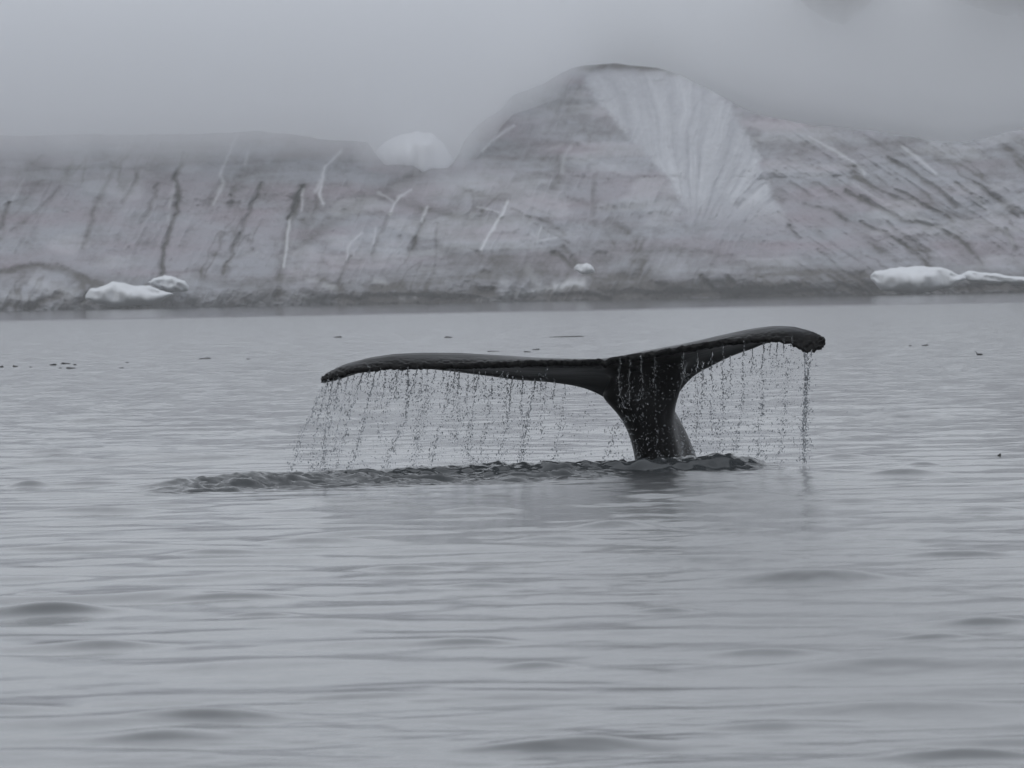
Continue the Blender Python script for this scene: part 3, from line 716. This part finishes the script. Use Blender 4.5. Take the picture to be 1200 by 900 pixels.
def build_whale():
    yt0 = 51.0
    us = np.concatenate([np.arange(375, 967, 1.25), [967]])
    def ii(L, R, u):
        a = L + R
        return np.interp(u, [p[0] for p in a], [p[1] for p in a])
    top = ii(TOP_L, TOP_R, us); trl = ii(TRL_L, TRL_R, us); bot = ii(BOT_L, BOT_R, us)
    k = np.ones(7) / 7
    def smo(a, n=1):
        for _ in range(n): a = np.convolve(np.pad(a, 3, 'edge'), k, 'valid')
        return a
    top, bot = smo(top, 2), smo(bot, 2); trl = smo(trl, 1)
    # notch in the middle of the trailing edge
    nt = np.exp(-((us - 708) / 3.2) ** 2); trl = trl + 3.2 * nt; top = top + 1.5 * nt
    rs = np.random.RandomState(5)
    ser = 2.2 * vnoise(us / 5.2, us * 0, 401) + 1.6 * vnoise(us / 2.8, us * 0 + 4, 402)
    dist_tip = np.minimum(us - 375, 967 - us)
    ser *= 0.75 + 0.9 * np.exp(-dist_tip / 28.0)
    chord = np.interp(us, [375, 380, 395, 430, 500, 580, 650, 708, 790, 840, 880, 915, 940, 955, 967],
                      [0.20, 0.26, 0.38, 0.58, 0.80, 0.95, 1.05, 1.10, 1.05, 0.92, 0.76, 0.56, 0.40, 0.26, 0.14])
    Yt = trail_depth(us) - 0.004 * ser
    rings = []
    for i, u in enumerate(us):
        c = chord[i]; y0 = Yt[i]
        px_m = y0 / F_PX
        # heights (world z) of the key points
        z_t = at(u, trl[i] + ser[i] * 0.55, y0)[2]; z_c = at(u, top[i], y0 + 0.42 * c)[2]; z_l = at(u, bot[i], y0 + c)[2]
        te = 0.021 + 0.004 * rs.rand()                     # half thickness of the trailing edge
        s = np.linspace(0, 1, 13)
        # dorsal: through trailing edge, crest, leading edge (quadratic-like, smooth)
        zd = np.interp(s, [0, 0.10, 0.25, 0.42, 0.62, 0.82, 1.0],
                       [z_t + te, z_t + te + 0.42 * (z_c - z_t - te), z_t + te + 0.80 * (z_c - z_t - te), z_c,
                        z_c - 0.10 * (z_c - z_l), z_c - 0.45 * (z_c - z_l), z_l])
        th = (0.030 + 0.085 * min(1, c / 0.9)) * np.interp(s, [0, 0.1, 0.35, 0.6, 0.9, 1.0], [0.30, 0.55, 1.0, 1.0, 0.6, 0.3])
        zv = zd - th - te * (1 - s)
        # ventral side is never above the straight line trailing-leading by more than the camber
        line = (z_t - te) * (1 - s) + z_l * s
        zv = np.minimum(zv, line + 0.55 * np.maximum(zd - th - line, 0))
        xs = at(u, 400, y0)[0]
        Xv = xs * (1 + (c * s) / y0)
        loop = [(Xv[q], y0 + c * s[q], zd[q]) for q in range(13)] + [(Xv[q], y0 + c * s[q], zv[q] if q < 12 else zd[q] - 0.02) for q in range(12, -1, -1)]
        # blunt rounded trailing edge
        loop.append((Xv[0], y0 - 0.012, z_t - 0.3 * te)); loop.append((Xv[0], y0 - 0.012, z_t + 0.5 * te))
        rings.append(np.array(loop))
    parts = [loft(rings)]
    # tail stock: front body that carries the flukes
    rows = [  # py, left px, right px, centre Y, half depth
        (610, 744, 812, 51.75, .34), (575, 745, 808, 51.72, .33), (555, 745, 805, 51.70, .32), (540, 744, 801, 51.68, .31), (525, 741, 798, 51.66, .30),
        (514, 738, 795, 51.64, .29), (503, 734, 792, 51.62, .28), (492, 728, 790, 51.60, .28), (482, 721, 791, 51.58, .27), (472, 710, 794, 51.56, .26),
        (463, 701, 798, 51.56, .23), (454, 706, 801, 51.54, .22), (444, 713, 804, 51.49, .20), (434, 724, 806, 51.43, .16), (427, 738, 804, 51.38, .11)]
    rings = []
    ph = np.linspace(0, 2 * math.pi, 40, endpoint=False)
    for py, a, b, Yc, hd in rows:
        cx = (a + b) / 2; hw = (b - a) / 2
        cs, sn = np.cos(ph), np.sin(ph)
        px = cx + hw * np.sign(cs) * np.abs(cs) ** 0.85
        Yv = Yc + hd * np.sign(sn) * np.abs(sn) ** 0.85
        p0 = at(cx, py, Yc)
        xx = p0[0] + (px - cx) / F_PX * Yc
        rings.append(np.stack([xx, Yv, np.full(len(ph), p0[2])], -1))
    parts.append(loft(rings))
    # upper keel of the stock, further back and running down to the right
    rows = [(610, 813, 38, 52.65, .60), (575, 798, 34, 52.45, .56), (555, 791, 32, 52.33, .52), (538, 787, 31, 52.22, .48), (520, 782, 29, 52.12, .44), (505, 778, 26.5, 52.02, .40),
            (490, 774, 23, 51.93, .36), (478, 770, 19, 51.86, .31), (466, 766, 14, 51.80, .26)]
    rings = []
    for py, cx, hw, Yc, hd in rows:
        p0 = at(cx, py, Yc)
        rings.append(np.stack([p0[0] + hw * np.cos(ph) / F_PX * Yc, Yc + hd * np.sin(ph), np.full(len(ph), p0[2])], -1))
    parts.append(loft(rings))
    me = skin_remesh(parts, 0.0105)
    n = len(me.vertices)
    co = np.empty(n * 3, np.float32); me.vertices.foreach_get('co', co); co = co.reshape(-1, 3)
    no = np.empty(n * 3, np.float32); me.vertices.foreach_get('normal', no); no = no.reshape(-1, 3)
    # even out the folds where stock and flukes meet
    ne = len(me.edges); ed = np.empty(ne * 2, np.int32); me.edges.foreach_get('vertices', ed); ed = ed.reshape(-1, 2)
    u0 = 600 + co[:, 0] / co[:, 1] * F_PX
    wsm = (sstep(600, 650, u0) * (1 - sstep(850, 890, u0)) * sstep(0.08, 0.25, co[:, 1] - trail_depth(u0)))[:, None]
    cnt = (np.bincount(ed[:, 0], minlength=n) + np.bincount(ed[:, 1], minlength=n)).astype(float)[:, None]
    co = co.astype(np.float64)
    for _ in range(260):
        acc = np.stack([np.bincount(ed[:, 0], co[ed[:, 1], k], n) + np.bincount(ed[:, 1], co[ed[:, 0], k], n) for k in range(3)], -1)
        co = co + 0.6 * wsm * (acc / np.maximum(cnt, 1) - co)
    # knobbly barnacle roughness along the trailing edge and the tips
    uu = 600 + co[:, 0] / co[:, 1] * F_PX
    td = trail_depth(uu)
    edge = np.exp(-np.clip(co[:, 1] - td, 0, 9) / 0.05)
    tip = np.exp(-np.minimum(np.abs(uu - 375), np.abs(uu - 967)) / 12.0)
    kn = vnoise(co[:, 0] / 0.030, (co[:, 2] + co[:, 1] * 0.7) / 0.030, 501) + 0.6 * vnoise(co[:, 0] / 0.014, (co[:, 2] - co[:, 1]) / 0.014, 502)
    disp = kn * (0.017 * edge + 0.026 * tip) * (co[:, 2] > 0.55)
    co = co + no * disp[:, None]
    me.vertices.foreach_set('co', co.astype(np.float32).ravel())
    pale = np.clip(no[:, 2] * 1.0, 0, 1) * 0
    sheen_streaks = fbm(co[:, 0] / 0.5, co[:, 1] / 0.08, 511, 4)
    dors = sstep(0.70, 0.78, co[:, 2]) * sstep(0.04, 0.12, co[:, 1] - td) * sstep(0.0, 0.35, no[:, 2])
    pale = dors * np.clip(0.14 + 1.0 * sheen_streaks, 0, 1) * 0.7  # streaky sky sheen on the upper fluke face, painted into the colour
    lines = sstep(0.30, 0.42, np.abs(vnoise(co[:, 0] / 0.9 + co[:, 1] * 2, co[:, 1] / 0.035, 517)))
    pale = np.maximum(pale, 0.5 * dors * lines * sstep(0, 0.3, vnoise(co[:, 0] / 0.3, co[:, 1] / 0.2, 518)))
    keel = sstep(51.93, 52.05, co[:, 1]) * (co[:, 2] < 0.75)  # haze and weaker shade on the far keel, painted as lighter grey
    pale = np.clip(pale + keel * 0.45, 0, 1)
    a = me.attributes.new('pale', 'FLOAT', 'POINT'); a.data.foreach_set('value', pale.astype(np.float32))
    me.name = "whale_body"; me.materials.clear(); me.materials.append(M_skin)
    me.polygons.foreach_set('use_smooth', np.ones(len(me.polygons), bool))
    root = bpy.data.objects.new("whale", me); col.objects.link(root)
    p = at(770, 545, 51.6)
    me.transform(Matrix.Translation((-p[0], -p[1], 0))); root.location = (p[0], p[1], 0)
    tag(root, "black whale tail with both flukes raised above the water, dripping", "whale")


# ------------------------------------------------------------ water falling from the flukes
class MeshBag:
    def __init__(self): self.v = []; self.f = []; self.n = 0
    def add(self, v, f):
        self.v.append(v); self.f.append(f + self.n); self.n += len(v)
    def build(self, name, mat, parent=None, origin=None):
        V = np.concatenate(self.v); F = np.concatenate(self.f)
        if origin is not None: V = V - np.asarray(origin)
        o = mesh_obj(name, V, F, mat, parent)
        if origin is not None: o.location = origin
        return o


bm_ = bmesh.new(); bmesh.ops.create_icosphere(bm_, subdivisions=1, radius=1.0)
ICO_V = np.array([v.co[:] for v in bm_.verts]); ICO_F = np.array([[v.index for v in f.verts] for f in bm_.faces]); bm_.free()


def blob(bag, c, r, rs, stretch=1.0):
    d = rs.normal(size=3); d[2] += 1.2 * np.sign(d[2] + 1e-9); d[1] *= 0.5; d /= np.linalg.norm(d)
    q = ICO_V * (1 + 0.25 * rs.uniform(-1, 1, (len(ICO_V), 1)))
    q = q + np.outer(q @ d, d) * (stretch - 1)
    bag.add(np.asarray(c) + q * r, ICO_F)


def tube(bag, pts, rad):
    m = 6
    pts = np.asarray(pts); n = len(pts)
    an = np.linspace(0, 2 * math.pi, m, endpoint=False)
    P = np.stack([pts[:, None, 0] + rad[:, None] * np.cos(an), pts[:, None, 1] + rad[:, None] * np.sin(an), np.repeat(pts[:, 2:3], m, 1)], -1)
    q = grid_faces(n, m, wrap=True)
    t = np.concatenate([q[:, [0, 1, 2]], q[:, [0, 2, 3]]])
    bag.add(P.reshape(-1, 3), t)


STREAMS = [  # path in photo columns/rows, thickness, solidity
    ([(380, 449), (366, 482), (352, 512), (342, 555)], 1.0, .7), ([(384, 449), (376, 475), (368, 515), (366, 556)], .8, .6), ([(390, 447), (383, 480), (379, 520), (377, 556)], 1.1, .8),
    ([(398, 444), (392, 480), (382, 520), (378, 556)], .7, .5), ([(408, 441), (402, 470), (392, 520), (384, 552)], .7, .5), ([(425, 438), (412, 475), (402, 518), (393, 550)], .9, .6),
    ([(440, 436), (434, 460), (424, 500), (411, 555)], 1.2, .75), ([(452, 435), (450, 452), (446, 480)], .7, .55), ([(460, 434), (455, 465), (444, 520)], .5, .35),
    ([(478, 433), (476, 470), (473, 495), (461, 520), (452, 552)], 1.3, .9), ([(489, 433), (484, 452), (478, 475)], 1.0, .8), ([(501, 433), (499, 470), (486, 520), (488, 548)], .6, .4),
    ([(511, 433), (505, 458), (497, 490), (490, 530)], .9, .45), ([(527, 434), (523, 470), (514, 505), (505, 545)], .8, .5), ([(538, 436), (537, 470), (540, 488), (532, 515)], .8, .6),
    ([(549, 437), (545, 465), (549, 500), (545, 548)], .7, .45), ([(562, 438), (556, 460), (552, 500), (548, 546)], .9, .45), ([(577, 440), (574, 478), (566, 520), (563, 546)], .9, .6),
    ([(601, 443), (596, 480), (589, 520), (583, 546)], 1.1, .75), ([(613, 445), (611, 470), (613, 510), (612, 546)], 1.0, .6), ([(627, 447), (620, 482), (614, 515), (609, 546)], 1.1, .8),
    ([(662, 452), (658, 490), (652, 520), (650, 546)], .7, .35), ([(640, 430), (638, 470), (634, 520)], .5, .25),
    ([(727, 424), (726, 455), (729, 480)], .55, .8), ([(738, 424), (737, 460), (733, 478)], .55, .8), ([(751, 420), (753, 445), (751, 470)], .55, .85),
    ([(767, 419), (768, 440), (763, 458)], .55, .9), ([(801, 414), (800, 430), (803, 446)], .55, .9), ([(818, 410), (816, 432), (818, 470), (815, 530)], 1.0, .45),
    ([(834, 407), (835, 440), (834, 475), (836, 520)], 1.0, .55), ([(847, 405), (848, 440), (848, 470), (842, 535)], .9, .5), ([(872, 402), (871, 440), (869, 480), (859, 545)], .8, .45),
    ([(895, 401), (893, 430), (893, 470), (888, 535)], 1.0, .5), ([(911, 400), (911, 422), (912, 430)], .9, .9), ([(918, 401), (919, 411), (923, 440), (917, 500), (910, 545)], .8, .4),
    ([(943, 413), (943, 450), (942, 500), (941, 552)], 1.5, .97), ([(951, 413), (948, 438), (945, 455), (943, 520)], 1.3, .8), ([(946, 413), (945, 470), (942, 550)], 1.0, .6),
]


def build_streams():
    rs = np.random.RandomState(11)
    nl = sum(1 for s in STREAMS if s[0][0][0] < 700)
    extra = [(396, 30), (415, 52), (433, 24), (446, 60), (467, 36), (471, 20), (495, 70), (519, 26), (533, 58), (555, 22), (569, 44), (588, 30), (595, 62), (634, 24), (650, 40),
             (856, 50), (882, 28), (903, 34), (928, 30), (824, 44)]
    for x0, ln in extra:
        y0 = 434 + max(0, x0 - 545) * 0.13 if x0 < 700 else 428 - (x0 - 820) * 0.28
        if x0 < 420: y0 = 441
        sl_ = -0.22 * (1 - sstep(380, 640, x0)) if x0 < 700 else -0.03
        STREAMS.append(([(x0, y0), (x0 + sl_ * ln * 0.5 + rs.normal(), y0 + ln * 0.5), (x0 + sl_ * ln, y0 + ln)], rs.uniform(0.5, 0.9), rs.uniform(0.5, 0.8)))
    nl = sum(1 for s in STREAMS if s[0][0][0] < 700)
    words = ["first", "second", "third", "fourth", "fifth", "sixth", "seventh", "eighth", "ninth", "tenth", "eleventh", "twelfth", "thirteenth", "fourteenth",
             "fifteenth", "sixteenth", "seventeenth", "eighteenth", "nineteenth", "twentieth", "twenty-first", "twenty-second", "twenty-third", "twenty-fourth"] + ["twenty-" + w_ for w_ in ("fifth", "sixth", "seventh", "eighth", "ninth")] + ["thirtieth"] + ["thirty-" + w_ for w_ in ("first", "second", "third", "fourth", "fifth", "sixth", "seventh", "eighth", "ninth")] + ["fortieth", "forty-first", "forty-second"]
    order = sorted(range(len(STREAMS)), key=lambda q: STREAMS[q][0][0][0])
    li = ri = 0
    drops = MeshBag()
    for q in order:
        path, thick, solid = STREAMS[q]
        bag = MeshBag()
        x0 = path[0][0]
        Y0 = float(trail_depth(np.array(x0))) + rs.uniform(-0.03, 0.05) - (0.05 if 720 < x0 < 805 else 0)
        pys = np.arange(path[0][1] - 3, path[-1][1], 0.9)
        pxs = np.interp(pys, [p[1] for p in path], [p[0] for p in path])
        wob = 1.6 * fbm(pys / 14.0 + q * 3.1, pys * 0, 600 + q, 3) + 1.1 * vnoise(pys / 3.0, pys * 0 + q, 650 + q)
        grow = sstep(0, 25, pys - pys[0])
        pxs = pxs + wob * grow * 1.5
        Yv = Y0 + 0.05 * fbm(pys / 20.0, pys * 0, 700 + q, 2)
        P = at(pxs, pys, Yv)
        n = len(P)
        frac = np.arange(n) / n
        sig = vnoise(pys / 5.0, pys * 0 + 1, 720 + q) + 0.5 * vnoise(pys / 2.0, pys * 0 + 2, 740 + q) + 0.5
        on = sig < solid * (1.05 - 0.62 * frac)
        onf = np.convolve(np.pad(on.astype(float), 1, 'edge'), [.25, .5, .25], 'valid')
        r = 0.0046 * thick * (0.10 + 0.90 * onf) * (1 + 1.1 * vnoise(pys / 1.5, pys * 0, 760 + q)) * (1.15 - 0.3 * frac)
        r[0] *= 0.3; r[-1] *= 0.3
        tube(bag, P, np.maximum(r, 0.0004))
        # beads and drops that break off along the thread
        nb = int((pys[-1] - pys[0]) * (0.6 + 1.15 * thick) * rs.uniform(0.6, 1.3))
        for _ in range(nb):
            k = int(n * rs.rand() ** 0.8)
            k = min(k, n - 1)
            sp = 0.006 + 0.022 * frac[k] + (0.012 if thick > 1.5 else 0)
            c = P[k] + np.array([rs.normal() * sp, rs.normal() * 0.04, rs.normal() * 0.01])
            if c[2] < 0.01: continue
            blob(drops, c, rs.choice([0.0022, 0.0032, 0.0045, 0.0062], p=[.34, .36, .22, .08]) * 1.08, rs, rs.uniform(1.0, 2.2))
        if x0 < 700:
            lab = f"{words[li]} thread of falling water from the left fluke's tip, under its trailing edge"
            li += 1
            g = "threads of water falling from the left fluke"
        elif x0 < 805:
            lab = {727: "pale water thread on the black tail just right of the fluke notch", 738: "second pale water thread on the black tail right of the notch",
                   751: "middle pale water thread running down in front of the black tail stock", 767: "bright crooked water thread before the black tail right of its middle",
                   801: "pale water thread before the black tail where the right fluke begins"}[x0]
            g = "threads of water falling before the black tail stock"
        else:
            lab = {943: "thickest column of water pouring from the right fluke's tip", 951: "short water strand on the outer side of the tip column, right fluke",
                   946: "thin broken strand of drops inside the pouring column, right fluke tip"}.get(x0, f"{words[ri]} thread of falling water right of the tail stock, under the right fluke")
            if x0 < 943: ri += 1
            g = "threads of water falling from the right fluke"
        org = at(path[-1][0], path[-1][1], Y0)
        o = bag.build("water_thread", M_drop, origin=tuple(org))
        tag(o, lab, "falling water", g)
    # loose drops nobody could count
    bag = drops
    def scatter(n, x0, x1, y0, y1, dY, big=1.0, pw=1.0, lean=0.0):
        for _ in range(n):
            px = x0 + (x1 - x0) * rs.rand() ** pw; py = y0 + (y1 - y0) * rs.rand() ** 0.9
            px += lean * (py - y0)
            Yv = float(trail_depth(np.array(px))) + rs.normal() * dY
            c = at(px, py, Yv)
            if c[2] < 0.02: continue
            r = rs.choice([0.0020, 0.0030, 0.0042, 0.0060], p=[.36, .36, .2, .08]) * big
            blob(bag, c, r, rs, rs.uniform(1.0, 2.4))
            if rs.rand() < 0.25:
                blob(bag, c + rs.normal(size=3) * np.array([0.008, 0.004, 0.010]), r * 0.8, rs, 1.5)
    scatter(1200, 385, 640, 440, 552, 0.08, 1.0, 1.0, -0.12)
    scatter(450, 505, 700, 452, 548, 0.10, 0.95)
    scatter(110, 640, 735, 462, 545, 0.10, 1.0)
    scatter(1500, 798, 932, 424, 545, 0.12, 1.0, 1.5)
    scatter(120, 845, 940, 404, 470, 0.08, 1.0)
    scatter(110, 932, 956, 416, 552, 0.03, 1.0)
    scatter(60, 330, 380, 520, 556, 0.05, 0.9)
    scatter(30, 945, 1000, 440, 552, 0.1, 0.8)
    scatter(430, 738, 803, 455, 543, 0.05, 1.0)
    scatter(120, 722, 800, 425, 470, 0.03, .8)
    scatter(420, 385, 640, 434, 462, 0.03, 1.0, 1.3, -0.2)
    scatter(70, 376, 400, 446, 500, 0.03, 1.0, 1.0, -0.3)
    # splash loop beside the left of the stock
    for k in range(230):
        a = rs.rand(); b = rs.normal() * 2.0
        if rs.rand() < 0.6:
            px = np.interp(a, [0, .35, .7, 1], [738, 722, 716, 704]) + b; py = np.interp(a, [0, .35, .7, 1], [488, 500, 522, 545]) + rs.normal() * 2.5
        else:
            px = rs.uniform(708, 740); py = rs.uniform(500, 543)
        blob(bag, at(px, py, 50.85 + rs.normal() * .06), rs.choice([0.0022, 0.0032, 0.0045]) * 1.1, rs, rs.uniform(1, 2.5))
    o = bag.build("water_drops", M_drop)
    tag(o, "loose water drops in the air under the raised flukes", "water drops", kind='stuff')


# ------------------------------------------------------------ small things afloat
def build_floaters():
    rs = np.random.RandomState(3)
    g = "small dark fragments afloat on the sea"
    items = [(1, 429.5, 6, 2.0, "dark fragment afloat cut by the left edge of the photo"), (18, 429, 6, 1.8, "small dark fragment afloat, second from the left edge"),
             (62, 427, 8, 2.0, "dark oval fragment afloat at the left of the close cluster"), (77, 425.7, 11, 1.5, "long thin dark fragment afloat at the top of the close cluster"),
             (87.5, 427, 4, 1.4, "tiny dark speck afloat at the right end of the close cluster"), (83, 431, 11, 1.8, "dark flat fragment afloat at the bottom of the close cluster"),
             (70.5, 431, 4, 1.0, "faint tiny speck afloat just left of the cluster's bottom fragment"), (36, 430, 3, .9, "faint speck afloat between the lone fragment and the cluster"),
             (240, 419.8, 13, 1.2, "thin dark strip afloat between the cluster and the left fluke tip"), (149, 424.5, 4, 1.0, "faint speck afloat right of the cluster, the upper one"),
             (142, 431, 6, 1.0, "faint flat speck afloat right of the cluster, the lower one"), (291, 420.5, 4, .8, "tiny faint speck afloat right of the thin strip"),
             (396, 394.8, 9, 1.6, "dark fragment with a raised end afloat above the left fluke tip"), (525.5, 395, 9, 1.7, "blunt grey fragment afloat above the middle of the left fluke"),
             (664, 394.3, 40, 1.1, "long thin grey streak of slush afloat above the notch"), (618, 412, 8, 1.4, "dark fragment afloat close above the left fluke, the nearer of two"),
             (628, 409.3, 9, 1.3, "grey fragment afloat close above the left fluke, the farther of two"), (578, 411.5, 14, .9, "faint flat fragment afloat just above the crest of the left fluke"),
             (1084, 404.3, 8, 1.4, "small thin dark fragment afloat left of the swimming bird"), (1067, 405, 3, 1.0, "tiny speck afloat far left of the swimming bird"),
             (1171, 533, 4, 3.0, "tiny dark speck afloat near the right edge, level with the whale's base")]
    for k, (px, py, w, h, lab) in enumerate(items):
        hz = HORIZON - (px - 600) * math.tan(ROLL)
        Y = CAM_H * F_PX / (py + h * 0.5 - hz)
        c = at(px, py, Y); s = Y / F_PX
        W = w * s / 2; Hh = h * s / 2 * 1.6; D = min(W * 0.8, 0.5)
        n, m = 9, 14
        th = np.linspace(0, math.pi, n)[1:-1]; p2 = np.linspace(0, 2 * math.pi, m, endpoint=False)
        TH, PP = np.meshgrid(th, p2, indexing='ij')
        nz = 1 + 0.7 * vnoise(PP * 1.3 + k * 5, TH * 2.0, 800 + k) + 0.3 * vnoise(PP * 4, TH * 4, 820 + k)
        x = W * np.cos(TH) * (1 + 0.1 * nz); yy = D * np.sin(TH) * np.cos(PP) * nz; zz = Hh * np.sin(TH) * np.sin(PP) * nz * (0.6 + 0.8 * sstep(-0.2, 0.9, -np.cos(TH) if k % 2 else np.cos(TH)))
        V = np.stack([x, yy, zz], -1).reshape(-1, 3)
        V = np.concatenate([V, [[W, 0, 0]], [[-W, 0, 0]]])
        F = grid_faces(n - 2, m, wrap=True); F = np.concatenate([F[:, [0, 1, 2]], F[:, [0, 2, 3]]])
        caps = [[len(V) - 2, j, (j + 1) % m] for j in range(m)] + [[len(V) - 1, (n - 3) * m + (j + 1) % m, (n - 3) * m + j] for j in range(m)]
        F = np.concatenate([F, caps])
        o = mesh_obj("floating_fragment", V, F, M_debris)
        o.location = (c[0], c[1], 0.3 * Hh); o.rotation_euler = (0, 0, rs.uniform(-.2, .2))
        tag(o, lab, "floating fragment", g)
    # a small dark bird sitting on the water, neck up to the left
    px, py = 1148, 414.5
    hz = HORIZON - (px - 600) * math.tan(ROLL)
    Y = CAM_H * F_PX / (py + 1.5 - hz); c = at(px, py, Y); s = Y / F_PX
    # body spine as rings: (x, z, rx(depth), rz)
    sp = [(4.2, .9, .05, .05), (3.6, .8, .5, .35), (2.4, .7, 1.1, .95), (.8, .6, 1.5, 1.35), (-1.0, .6, 1.5, 1.35), (-2.3, .8, 1.1, 1.1), (-3.0, 1.5, .7, .7), (-3.4, 2.5, .42, .45),
          (-3.8, 3.3, .38, .40), (-4.3, 3.9, .46, .42), (-4.9, 4.1, .30, .28), (-5.5, 4.05, .13, .11), (-6.1, 3.95, .03, .03)]
    rings = []
    an = np.linspace(0, 2 * math.pi, 12, endpoint=False)
    for q in range(len(sp)):
        a = np.array(sp[max(q - 1, 0)][:2]); b = np.array(sp[min(q + 1, len(sp) - 1)][:2]); d = (b - a) / np.linalg.norm(b - a)
        nrm = np.array([-d[1], d[0]])
        x, z, rx, rz = sp[q]
        rings.append(np.stack([x + nrm[0] * rz * np.cos(an), rx * np.sin(an), z + nrm[1] * rz * np.cos(an)], -1) * s)
    V, F = loft(rings)
    me = bpy.data.meshes.new("seabird"); me.from_pydata([tuple(v) for v in V], [], [list(map(int, f)) for f in F]); me.update()
    me.polygons.foreach_set('use_smooth', [True] * len(me.polygons)); me.materials.append(M_feather)
    o = bpy.data.objects.new("seabird", me); o.location = (c[0], c[1], 0); col.objects.link(o)
    tag(o, "small dark seabird sitting on the water at the right with its neck raised", "bird")


build_water()
build_ice()
build_hill()
build_lumps()
build_cloud()
build_whale()
build_streams()
build_floaters()
build_haze()
